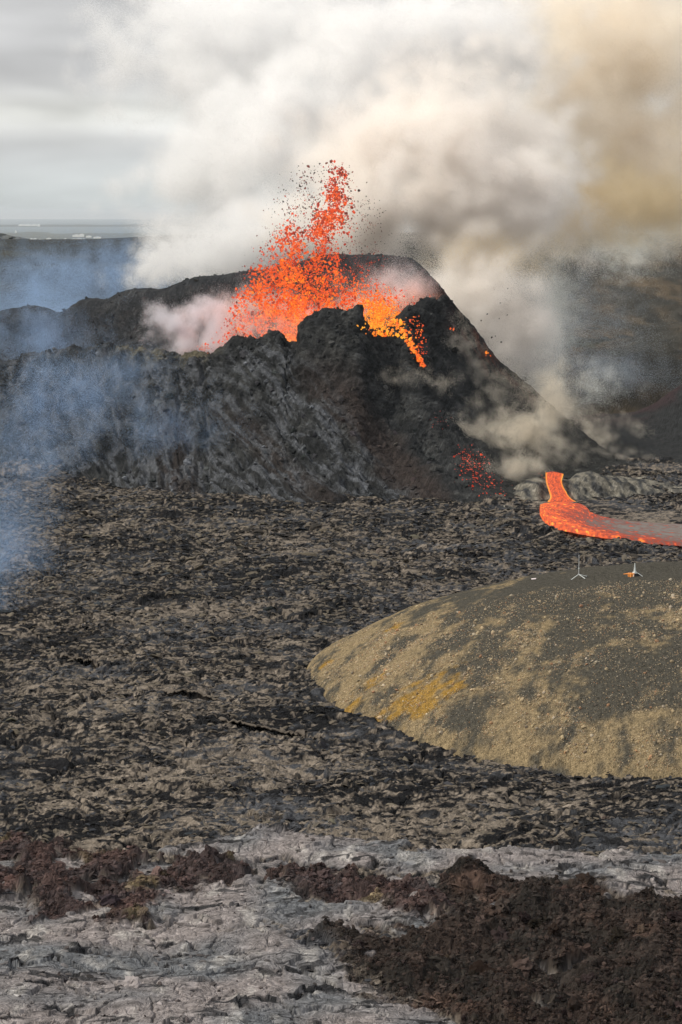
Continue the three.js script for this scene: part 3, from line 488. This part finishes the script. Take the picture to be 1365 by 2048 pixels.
{
  const g = new THREE.Group(); put(g, 'lava_stream', 'glowing orange lava stream pouring from the cone foot and bending right', 'lava stream');
  const mat = lavaTexture(512, 256, (u, v) => { const e = Math.min(v, 1 - v), n = fbm(u * 9, v * 7, 1, 4); return 0.5 + 0.4 * smooth(0.14, 0.03, e + 0.03 * n) + 0.16 * n + 0.2 * fbm(u * 30, v * 22, 3, 2); });
  const L = [[1091, 951, 517.5], [1092, 970, 511.5], [1098, 990, 505], [1100, 1002, 500.5], [1090, 1014, 496]], R = [[1127, 954, 517.5], [1124, 971, 511.5], [1132, 989, 505], [1141, 1002, 500.5], [1162, 1015, 496]];
  part(g, ribbon(L.map((a) => at(...a).add(new THREE.Vector3(0, 0.7, 0.6))), R.map((a) => at(...a).add(new THREE.Vector3(0, 0.7, 0.6))), 60, 24, (u, v, p) => 0.35 * Math.sin(Math.PI * v) + 0.12 * fbm(p.x / 1.2, p.y, p.z / 1.2, 3)), mat, 'lava_fall');
  const pool = lavaTexture(1024, 256, (u, v) => { const n = fbm(u * 14, v * 9, 2, 4), f = fbm(u * 60, v * 26, 4, 3), cool = smooth(0.12, 0.85, u + 0.25 * (0.5 - Math.abs(v - 0.5)) - 0.22 * smooth(0.6, 1, v)); const hot = smooth(0.25, 0.6, fbm(u * 40, v * 16, 9, 2)); return 0.58 - 0.54 * cool + 0.14 * n + 0.2 * f + 0.45 * hot * (1 - cool * 0.55); });
  const top = [[1080, 1010], [1092, 1006], [1120, 1004], [1160, 1008], [1185, 1024], [1225, 1036], [1290, 1043], [1365, 1047], [1480, 1052], [1650, 1060]], bottom = [[1080, 1014], [1082, 1028], [1098, 1044], [1130, 1056], [1170, 1064], [1215, 1071], [1290, 1080], [1365, 1086], [1480, 1096], [1650, 1110]];
  const lvl = (l) => l.map(([x, y]) => ground(x, y, 0.9));
  part(g, ribbon(lvl(top), lvl(bottom), 220, 50, (u, v, p) => 0.25 * Math.sin(Math.PI * v) ** 0.5 - 0.6 * smooth(0.05, 0, 1 - v) - 0.9 * smooth(0.05, 0, v) * smooth(0.4, 0.5, u) - 0.9 * smooth(0.015, 0, u) + 0.12 * fbm(p.x / 1.5, 1, p.z / 3, 3)), pool, 'lava_pool');
}
structure(new THREE.Mesh(ribbon([-60, 150, 320, 460, 600, 720, 800, 860].map((u) => { const p = between(rimP(u), backP(u), 0.28, 0); p.y = Math.min(rimP(u).y, backP(u).y) - 9 - 4 * smooth(300, 100, u); return p; }), [-60, 150, 320, 460, 600, 720, 800, 860].map((u) => { const p = between(rimP(u), backP(u), 0.62, 0); p.y = Math.min(rimP(u).y, backP(u).y) - 9 - 4 * smooth(300, 100, u); return p; }), 120, 30, (u, v, p) => 0.5 * fbm(p.x / 5, 3, p.z / 5, 3)),
  (() => { const m = lavaTexture(512, 128, (u, v) => smooth(0.3, 0.5, u + 0.1 * fbm(u * 6, v * 3, 7, 3)) * (0.75 + 0.3 * fbm(u * 30, v * 8, 5, 3))); m.emissiveIntensity = 7; return m; })()), 'lava_lake');
const clots = [0, 1, 2, 3, 4, 5, 6, 7].map((k) => boulderGeometry(0.95, k < 4 ? 2 : 1));
{
  const g = new THREE.Group(); put(g, 'lava_fountain', 'tall fountain of red and orange lava clots bursting from the crater', 'lava fountain');
  // jets: a line of [px, py, half width in px], number of clots, size range in px, heat at the foot and at the tip, depth
  const jets = [
    [[[590, 690, 62], [615, 590, 55], [645, 480, 42], [668, 400, 26], [676, 335, 20]], 2900, 1.1, 4.2, 4, 2, 600],
    [[[648, 470, 34], [666, 410, 27], [676, 365, 21], [676, 332, 17]], 950, 1, 3.8, 3.3, 1.7, 600],
    [[[560, 690, 60], [565, 600, 55], [575, 520, 42], [590, 440, 28]], 1900, 1.1, 4.4, 3.9, 2.8, 598],
    [[[520, 690, 50], [508, 630, 34], [512, 570, 26], [545, 510, 24]], 1000, 1.1, 4.2, 3.8, 2.9, 597],
    [[[600, 700, 110], [610, 640, 95], [620, 580, 80]], 3600, 1.1, 4.2, 4.2, 3.3, 596],
    [[[690, 690, 60], [700, 620, 55], [690, 540, 40]], 700, 1.2, 3.6, 4.6, 3.4, 603],
    [[[765, 668, 42], [765, 640, 40], [745, 575, 40]], 2800, 1, 3, 5.7, 3.6, 588],
    [[[800, 650, 34], [835, 620, 26], [850, 600, 14]], 260, 1, 2.6, 3.8, 3, 606],
    [[[600, 560, 80], [610, 450, 62], [600, 380, 40], [640, 335, 34]], 900, 0.9, 2.6, 2.2, 0, 602],
    [[[700, 600, 70], [725, 500, 45], [725, 400, 24]], 520, 0.8, 1.7, 1.6, 0, 608],
    [[[470, 700, 30], [430, 712, 20], [410, 706, 12]], 60, 0.9, 1.8, 3.8, 2.6, 597],
  ];
  const rows = [];
  for (const [line, count, s0, s1, h0, h1, D0] of jets) {
    const cx = curve(line.map((l) => [-l[1], l[0]])), cw = curve(line.map((l) => [-l[1], l[2]])), y0 = line[0][1], y1 = line[line.length - 1][1];
    for (let k = 0; k < count * 2.2; k++) {
      const t = 1 - (1 - rnd()) ** 0.68, py = lerp(y0, y1 - 6, t) + gauss() * 5, clump = 0.9 * fbm(py / 26, D0, k % 5, 3) * 0.6, px = cx(-py) + cw(-py) * (gauss() * 0.62 + clump * 0.5);
      const D = D0 + gauss() * 3.5, patchy = fbm(px / 30, py / 30, D0 * 0.1, 3);
      if (rnd() > 0.62 + 0.9 * patchy) continue;
      const s = (s0 + (s1 - s0) * Math.pow(rnd(), 3.6)) * 0.85 * D / F, off = Math.abs(px - cx(-py)) / cw(-py);
      const h = Math.round(clamp(lerp(h0, h1, t) + gauss() * 0.75 + 0.7 * patchy - (off > 1 ? 1.1 : 0), 0, 6)), p = at(px, py, D);
      rows.push([Math.floor(rnd() * 8), p.x, p.y, p.z, s * 0.75, rnd() * 6.3, rnd() * 6.3, rnd() * 6.3, rr(0.5, 1.5), h]);
    }
  }
  rows.sort((a, b) => b[4] - a[4]);
  const set = (r) => { E.set(r[5], r[6], r[7]); Q.setFromEuler(E); S3.set(r[4] * rr(0.8, 1.6), r[4] * r[8], r[4]); V.set(r[1], r[2], r[3]); return M4.compose(V, Q, S3); };
  const rest = new Map();
  rows.forEach((r, n) => {
    if (n < 300) part(g, clots[r[0]], heat[r[9]], 'lava_clot' + (n ? '_' + String(n).padStart(3, '0') : '')).applyMatrix4(set(r));
    else { const key = r[9] * 8 + (r[0] % 4); rest.has(key) || rest.set(key, []); rest.get(key).push(r); }
  });
  for (const [key, list] of rest) { const im = new THREE.InstancedMesh(clots[4 + (key % 8)], heat[Math.floor(key / 8)], list.length); list.forEach((r, i) => im.setMatrixAt(i, set(r))); im.name = 'lava_spray'; im.userData.kind = 'stuff'; g.add(im); }
  const lamp = new THREE.PointLight(new THREE.Color(1, 0.12, 0.07), 1500); lamp.name = 'fountain_glow'; lamp.position.copy(at(610, 655, 602)); lamp.shadow.radius = 300; lamp.castShadow = true; g.add(lamp);
}
{ // lava spilling through the notch and running down the flank
  const g = new THREE.Group(); put(g, 'lava_spill', 'bright yellow lava spilling through the notch in the crater rim', 'lava spill');
  const drop = (list, n, w, s0, s1, h0, h1) => {
    const cx = curve(list.map(([x, y]) => [y, x]));
    for (let k = 0; k < n; k++) {
      const t = rnd(), py = lerp(list[0][1], list[list.length - 1][1], t), px = cx(py) + gauss() * w * (1 - 0.4 * t), i = onCone(px, py); if (i < 0) continue;
      V.fromBufferAttribute(conePos, i); const s = lerp(s0, s1, rnd() ** 2) * 0.12, h = Math.round(clamp(lerp(h0, h1, t) + gauss() * 0.6, 1, 6));
      const m = part(g, clots[4 + Math.floor(rnd() * 4)], heat[h], 'lava_clot' + (k || w !== 12 ? '_' + String(spillN).padStart(3, '0') : '')); spillN++;
      m.position.set(V.x + gauss() * 0.2, V.y + s * 0.2, V.z + 0.2); m.rotation.set(rnd() * 6, rnd() * 6, rnd() * 6); m.scale.set(s * rr(0.7, 1.3), s * rr(1, 2.4), s * 0.9); m.rotation.set(rr(-0.4, 0.4), rnd() * 6, 0.5 + rr(-0.5, 0.5));
    }
  };
  let spillN = 0;
  drop([[790, 640], [812, 672], [826, 695], [838, 714], [848, 732]], 300, 4, 0.8, 2.6, 5.3, 3.9);
  drop([[770, 640], [768, 660], [775, 672]], 200, 20, 0.9, 3, 5.7, 4.9);
  drop([[820, 632], [840, 670], [846, 706]], 90, 10, 0.6, 1.8, 4.2, 2.8);
}
{ // glowing fragments lying on the right flank
  const spots = [[[905, 655], 3, 4, 4, 4.2], [[977, 708], 4, 5, 5, 5], [[880, 840], 24, 14, 2, 1.6], [[935, 918], 90, 20, 3, 1.9], [[952, 944], 110, 24, 3, 1.9], [[975, 966], 60, 20, 2.6, 1.7], [[1000, 980], 24, 16, 2, 1.8], [[930, 900], 20, 14, 2, 1.6], [[1085, 955], 10, 8, 2, 3], [[1005, 1012], 4, 6, 2, 3], [[1030, 930], 8, 14, 1.6, 2.4]];
  let n = 0; const g = new THREE.Group(); put(g, 'ember_scatter', 'scattered dull red glowing fragments on the cone flank above the lava stream', 'embers');
  for (const [[x, y], count, w, s, h] of spots) for (let k = 0; k < count; k++) {
    const i = onCone(x + gauss() * w * 0.7 + 0, y + gauss() * w * 0.6); if (i < 0) continue; V.fromBufferAttribute(conePos, i);
    const m = part(g, clots[4 + Math.floor(rnd() * 4)], heat[Math.round(clamp(h + gauss() * 0.6, 1, 6))], 'ember' + (n ? '_' + String(n).padStart(3, '0') : '')); n++;
    const q = s * 0.022 + s * 0.05 * rnd() ** 2.5; m.position.set(V.x, V.y + q * 0.3, V.z + 0.1); m.rotation.set(rnd() * 6, rnd() * 6, rnd() * 6); m.scale.set(q * rr(0.8, 2.2), q * rr(0.6, 1), q);
  }
}
{ // bombs flying clear of the fountain
  const list = [[617, 333, 4], [663, 323, 4], [654, 326, 3], [600, 372, 2.5], [766, 425, 1.6], [718, 381, 2.4], [734, 365, 1.4], [975, 628, 1.6], [999, 637, 1.4], [963, 641, 1.5], [1001, 606, 1.2], [1015, 630, 1.4], [1016, 577, 1.2], [984, 675, 1.6], [991, 672, 1.4], [1003, 684, 1.6], [967, 683, 1.6], [459, 622, 3]];
  list.forEach(([x, y, s], k) => { const m = new THREE.Mesh(clots[k % 8], heat[k === 17 ? 4 : k < 3 ? 1 : 0]); const q = s * 600 / F; m.scale.set(q, q * 0.8, q); m.rotation.set(rnd() * 6, rnd() * 6, rnd() * 6); m.position.copy(at(x, y, 604));
    const up = ['black lava bomb flying alone left of the fountain top', 'dull red lava bomb at the very tip of the fountain', 'dull red lava bomb just left of the fountain tip', 'dark lava bomb left of the upper fountain column', 'tiny dark lava bomb far right of the fountain column', 'dark lava bomb close to the right side of the fountain top', 'tiny dark lava bomb a little right of the fountain top'];
    const right = list.slice(7, 17).map((l) => l[0]).sort((p, q) => p - q).indexOf(x), nth = ['leftmost', 'second from left', 'third from left', 'fourth from left', 'fifth from left', 'fifth from right', 'fourth from right', 'third from right', 'second from right', 'rightmost'];
    put(m, 'lava_bomb', k === 17 ? 'glowing red lava bomb flying low at the left of the fountain' : k < 7 ? up[k] : `tiny dark lava bomb, ${nth[right]} of those falling right of the cone`, 'lava bomb', k === 17 ? undefined : k < 7 ? 'bombs beside the fountain' : 'bombs falling right of the cone'); });
}
console.log('lava', seed);

// ------------------------------------------------------------------ instruments on the mound
{
  const metal = new THREE.MeshStandardMaterial({ color: new THREE.Color(0.4, 0.41, 0.42), roughness: 0.4, metalness: 0.3 }), white = new THREE.MeshStandardMaterial({ color: new THREE.Color(0.52, 0.55, 0.54), roughness: 0.5 }), orange = new THREE.MeshStandardMaterial({ color: new THREE.Color(0.75, 0.27, 0.05), roughness: 0.7 }), black = new THREE.MeshStandardMaterial({ color: new THREE.Color(0.02, 0.02, 0.022), roughness: 0.7 });
  const bar = (a, b, r0, r1 = r0) => { const d = b.clone().sub(a), g = new THREE.CylinderGeometry(r1, r0, d.length(), 10).translate(0, d.length() / 2, 0); return g.applyQuaternion(new THREE.Quaternion().setFromUnitVectors(new THREE.Vector3(0, 1, 0), d.normalize())).translate(a.x, a.y, a.z); };
  const vec = (x, y, z) => new THREE.Vector3(x, y, z);
  const base = (px, py) => { let best = moundPoint(px, py); if (!best) { best = at(px, py, 306); } best.y = moundH(best.x, best.z); return best; };
  const t = put(new THREE.Group(), 'instrument_mast', 'thin metal mast on a low splayed tripod standing on the mound', 'mast');
  t.position.copy(base(1158, 1157));
  part(t, bar(vec(0, 0.55, 0), vec(0, 1.35, 0), 0.065, 0.06), metal, 'lower_pole'); part(t, bar(vec(0, 1.35, 0), vec(0, 3.05, 0), 0.055, 0.045), metal, 'upper_pole');
  part(t, new THREE.CylinderGeometry(0.09, 0.09, 0.16, 12).translate(0, 1.35, 0), white, 'clamp'); part(t, new THREE.SphereGeometry(0.06, 10, 8).translate(0, 3.07, 0), metal, 'tip'); part(t, new THREE.CylinderGeometry(0.1, 0.12, 0.18, 12).translate(0, 0.56, 0), metal, 'hub');
  for (const [a, l] of [[2.75, 1.15], [0.75, 1.1], [-0.35, 1.25]]) { const foot = vec(Math.cos(a) * l, 0.03 + moundH(t.position.x + Math.cos(a) * l, t.position.z + Math.sin(a) * l) - t.position.y, Math.sin(a) * l), leg = part(t, bar(vec(0, 0.56, 0), foot, 0.05), white, 'leg'); part(leg, new THREE.CylinderGeometry(0.09, 0.11, 0.1, 10).translate(foot.x, foot.y, foot.z), black, 'foot'); }
  const s = put(new THREE.Group(), 'measuring_station', 'grey tapered instrument tower with orange boxes and strut on the mound', 'instrument');
  s.position.copy(base(1270, 1153));
  part(s, new THREE.CylinderGeometry(0.05, 0.24, 1.25, 4).rotateY(0.6).translate(0, 1.15, 0), white, 'tower'); part(s, new THREE.CylinderGeometry(0.3, 0.3, 0.18, 12).translate(0, 0.5, 0), white, 'collar');
  part(s, new THREE.BoxGeometry(0.9, 0.42, 0.5).translate(0.35, 0.2, -0.1), black, 'battery_case');
  part(s, new THREE.BoxGeometry(0.8, 0.46, 0.5).translate(-0.5, 0.23, 0.1), orange, 'orange_case'); part(s, bar(vec(-0.5, 0.42, 0.2), vec(-1.5, 0.34, 0.2), 0.1, 0.05), orange, 'orange_cover'); part(s, bar(vec(-0.6, 0.42, 0.3), vec(-0.62, -0.1, 0.6), 0.06), orange, 'orange_strap'); part(s, bar(vec(0.3, 0.5, 0.1), vec(1.15, -0.05, 0.35), 0.045), white, 'strut'); part(s, bar(vec(-0.1, 0.5, 0.2), vec(-0.25, 0, 0.5), 0.04), white, 'strut');
  const b = put(new THREE.Mesh(new THREE.BoxGeometry(0.62, 0.1, 0.42), new THREE.MeshStandardMaterial({ color: new THREE.Color(0.8, 0.7, 0.7), roughness: 0.6 })), 'equipment_lid', 'small white panel lying flat on the mound left of the mast', 'panel');
  const p = base(1068, 1159); b.position.copy(p); b.position.y += 0.08; b.rotation.z = 0.1;
}

// ------------------------------------------------------------------ smoke: drifting particles, thick where the photograph shows it thick
const flakes = (K, size) => {
  const p = [], a = new THREE.Vector3(), b = new THREE.Vector3();
  for (let i = 0; i < K; i++) {
    const c = [gauss() * 0.42, gauss() * 0.42, gauss() * 0.42]; a.set(gauss(), gauss(), gauss()).normalize(); b.set(gauss(), gauss(), gauss()).cross(a).normalize();
    for (let k = 0; k < 3; k++) { const t = k * 2.094; p.push(c[0] + size * (a.x * Math.cos(t) + b.x * Math.sin(t)), c[1] + size * (a.y * Math.cos(t) + b.y * Math.sin(t)), c[2] + size * (a.z * Math.cos(t) + b.z * Math.sin(t))); }
  }
  const g = new THREE.BufferGeometry(); g.setAttribute('position', new THREE.Float32BufferAttribute(p, 3)); return g;
};
// blobs: [px, py, D, half width px, half height px, half depth m, optical depth]; sharp: 0 misty .. 1 billowing; size: radius of one puff in metres; many: particles in a puff
function smoke(name, label, albedo, blobs, { size = 2.6, sharp = 0.5, grain = 18, stretch = 1, many = 420, fleck = 0.05 } = {}) {
  const mat = new THREE.MeshPhysicalMaterial({ color: new THREE.Color(...albedo), roughness: 1, transmission: 0.5, thickness: 0, specularIntensity: 0, side: THREE.DoubleSide });
  const list = [], per = many * fleck * fleck * 1.3 * 0.5, geo = flakes(many, fleck / size);
  blobs.forEach(([px, py, D, w, h, d, tau]) => {
    const c = at(px, py, D), k = D / F, rx = w * k, ry = h * k, n = Math.round(tau * Math.PI * rx * ry * 0.6 / per);
    for (let made = 0, tries = 0; made < n && tries < n * 30; tries++) {
      const x = gauss() * 0.55, y = gauss() * 0.55, z = gauss() * 0.55, r = Math.hypot(x, y, z); if (r > 1.35) continue;
      V.set(c.x + x * rx, c.y + y * ry, c.z + z * d);
      const f = 0.42 - 0.55 * r + 0.8 * fbm(V.x / grain, V.y / (grain * stretch), V.z / grain, 4);
      if (rnd() > lerp(smooth(-0.5, 0.6, f), smooth(0.02, 0.2, f), sharp)) continue;
      list.push([V.x, V.y, V.z, rr(0.7, 1.3)]); made++;
    }
  });
  const im = new THREE.InstancedMesh(geo, mat, list.length);
  list.forEach(([x, y, z, s], i) => { E.set(rnd() * 6.3, rnd() * 6.3, rnd() * 6.3); Q.setFromEuler(E); s *= size; im.setMatrixAt(i, M4.compose(V.set(x, y, z), Q, S3.set(s, s, s))); });
  put(im, name, label, 'smoke', undefined, 'stuff');
  console.log(name, list.length);
}
const WHITE = [0.98, 0.98, 0.985], CREAM = [0.987, 0.958, 0.93], BROWN = [0.975, 0.92, 0.84], OCHRE_S = [0.94, 0.82, 0.6], BLUES = [0.4, 0.57, 0.84];
smoke('white_smoke', 'pale white smoke drifting high over the left of the crater', WHITE, [[400, 110, 860, 230, 180, 40, 2.2], [430, 360, 830, 190, 150, 30, 2], [560, 60, 840, 200, 140, 40, 2], [500, 470, 740, 140, 80, 15, 2.4], [520, 300, 800, 160, 160, 30, 1.6]], { size: 5, sharp: 0.1, grain: 28, many: 2400, fleck: 0.07 });
smoke('grey_smoke', 'grey billowing smoke above and behind the lava fountain', [0.975, 0.972, 0.975], [[620, 230, 770, 120, 110, 22, 2.2], [720, 110, 790, 190, 120, 30, 2.2], [860, 60, 800, 200, 100, 30, 2], [560, 330, 760, 110, 100, 20, 1.5], [1000, 90, 800, 150, 110, 30, 2], [700, 250, 780, 160, 120, 20, 1.5]], { size: 4.2, sharp: 0.35, grain: 26, many: 1700, fleck: 0.07 });
smoke('cream_plume', 'big cream coloured plume of smoke rising right of the fountain', CREAM, [[950, 290, 720, 200, 180, 24, 4.5], [1010, 420, 705, 160, 150, 20, 4.5], [830, 370, 705, 160, 120, 18, 4], [720, 330, 720, 140, 110, 18, 3.2], [770, 460, 712, 190, 100, 14, 2], [930, 540, 700, 150, 90, 14, 2.2], [990, 630, 690, 110, 100, 12, 2.8], [640, 470, 730, 160, 100, 14, 1.6], [1040, 700, 690, 80, 80, 10, 1.6], [930, 610, 690, 110, 80, 10, 1.6]], { size: 4, sharp: 0.35, grain: 26, many: 1700, fleck: 0.07 });
smoke('tan_smoke', 'tan brown smoke filling the sky at the right edge', BROWN, [[1290, 130, 860, 200, 230, 40, 2.8], [1280, 340, 840, 200, 160, 36, 2.6], [1140, 180, 830, 130, 190, 30, 2.2], [1180, 60, 850, 180, 120, 30, 2.4], [1130, 420, 800, 110, 100, 20, 2]], { size: 5.5, sharp: 0.2, grain: 30, many: 3000, fleck: 0.07 });
smoke('ochre_smoke', 'ochre tinged smoke hanging low over the right hillside', OCHRE_S, [[1000, 505, 694, 150, 50, 12, 0.6], [1250, 400, 800, 220, 110, 24, 0.8], [1190, 400, 790, 140, 90, 16, 0.6], [1330, 410, 820, 140, 100, 20, 0.7]], { size: 3.4, sharp: 0.1, grain: 18, many: 520 });
smoke('low_mist', 'white mist lying behind the left rim of the crater', WHITE, [[330, 510, 800, 110, 60, 20, 1.1], [420, 525, 760, 120, 55, 15, 1.8], [280, 540, 790, 70, 50, 14, 0.7], [480, 510, 750, 100, 50, 12, 1.5]], { size: 2.4, sharp: 0, grain: 16, many: 400 });
smoke('hill_mist', 'thin pale mist trailing down the right hillside', [0.9, 0.92, 0.9], [[1180, 490, 900, 70, 60, 20, 0.5], [1270, 500, 900, 70, 60, 20, 0.7], [1110, 600, 800, 60, 100, 14, 0.8], [1060, 690, 780, 80, 100, 16, 0.8], [1150, 770, 760, 110, 60, 16, 0.3], [1330, 470, 900, 90, 40, 20, 0.7]], { size: 2.2, sharp: 0.25, grain: 14, stretch: 2.4, many: 160 });
smoke('flank_smoke', 'tan smoke blowing across the right flank above the lava stream', [0.84, 0.77, 0.66], [[1050, 860, 556, 110, 90, 5, 0.55], [960, 885, 548, 130, 60, 5, 0.4], [1095, 840, 570, 60, 100, 5, 0.5], [860, 890, 545, 140, 40, 4, 0.28], [940, 790, 578, 120, 70, 4, 0.22], [890, 690, 584, 90, 60, 4, 0.18], [1100, 800, 606, 70, 80, 6, 0.6], [1170, 870, 596, 120, 50, 5, 0.35], [1040, 935, 525, 110, 40, 4, 0.35], [800, 770, 556, 140, 40, 3, 0.16], [1210, 920, 575, 90, 30, 4, 0.2]], { size: 1.1, sharp: 0.75, grain: 6, many: 140, fleck: 0.028 });
smoke('crater_steam', 'lilac steam billowing inside the crater left of the fountain', [0.8, 0.8, 0.84], [[380, 650, 606, 90, 60, 6, 1], [450, 660, 602, 70, 50, 6, 1], [400, 690, 600, 90, 34, 5, 0.9], [330, 640, 610, 50, 46, 5, 0.8], [430, 625, 608, 60, 40, 5, 0.6]], { size: 1.2, sharp: 0.75, grain: 7, many: 180, fleck: 0.028 });
smoke('fountain_steam', 'pink lit steam wrapped round the foot of the lava fountain', [0.82, 0.8, 0.82], [[560, 650, 590, 120, 50, 4, 0.3], [660, 630, 606, 110, 60, 6, 0.5], [760, 590, 616, 90, 50, 6, 0.7], [830, 590, 612, 60, 40, 5, 0.6], [480, 620, 612, 70, 50, 6, 0.5], [800, 560, 622, 70, 40, 6, 0.5], [560, 610, 604, 100, 60, 5, 0.35]], { size: 1.6, sharp: 0.5, grain: 9, many: 180, fleck: 0.028 });
smoke('blue_smoke', 'thin blue smoke veiling the left slopes of the cone', BLUES, [[150, 660, 700, 190, 70, 16, 0.32], [60, 680, 660, 140, 70, 14, 0.36], [180, 790, 560, 200, 90, 10, 0.22], [80, 850, 556, 140, 120, 12, 0.26], [180, 740, 590, 140, 50, 6, 0.18], [330, 860, 548, 160, 90, 7, 0.12], [300, 620, 690, 110, 50, 10, 0.2]], { size: 2.2, sharp: 0.35, grain: 11, stretch: 1.6, many: 180, fleck: 0.028 });
smoke('valley_haze', 'blue haze filling the valley below the plateau at the left', BLUES, [[100, 600, 1000, 260, 70, 40, 0.45], [230, 550, 1000, 220, 80, 40, 0.4], [0, 630, 900, 180, 60, 30, 0.4], [60, 530, 1100, 240, 50, 50, 0.25]], { size: 4, sharp: 0, grain: 30, many: 360, fleck: 0.05 });
smoke('hillside_haze', 'blue haze hanging in front of the far hillside at the right', [0.6, 0.68, 0.78], [[1150, 680, 820, 160, 140, 20, 0.24], [1280, 760, 800, 160, 70, 20, 0.3], [1080, 600, 850, 100, 90, 20, 0.3]], { size: 3.4, sharp: 0.1, grain: 22, many: 200, fleck: 0.05 });
smoke('drifting_haze', 'thin blue haze drifting in at the left edge over the lava field', BLUES, [[-10, 1120, 400, 120, 130, 10, 0.3], [-40, 1230, 360, 100, 140, 10, 0.25], [20, 960, 470, 120, 80, 10, 0.22], [-10, 1060, 420, 140, 90, 8, 0.22]], { size: 2.2, sharp: 0.2, grain: 11, stretch: 1.4, many: 220, fleck: 0.022 });

// ------------------------------------------------------------------ the air
scene.fog = new THREE.FogExp2(new THREE.Color(0.86, 0.93, 1), 0.000016);

renderer.render(scene, camera);
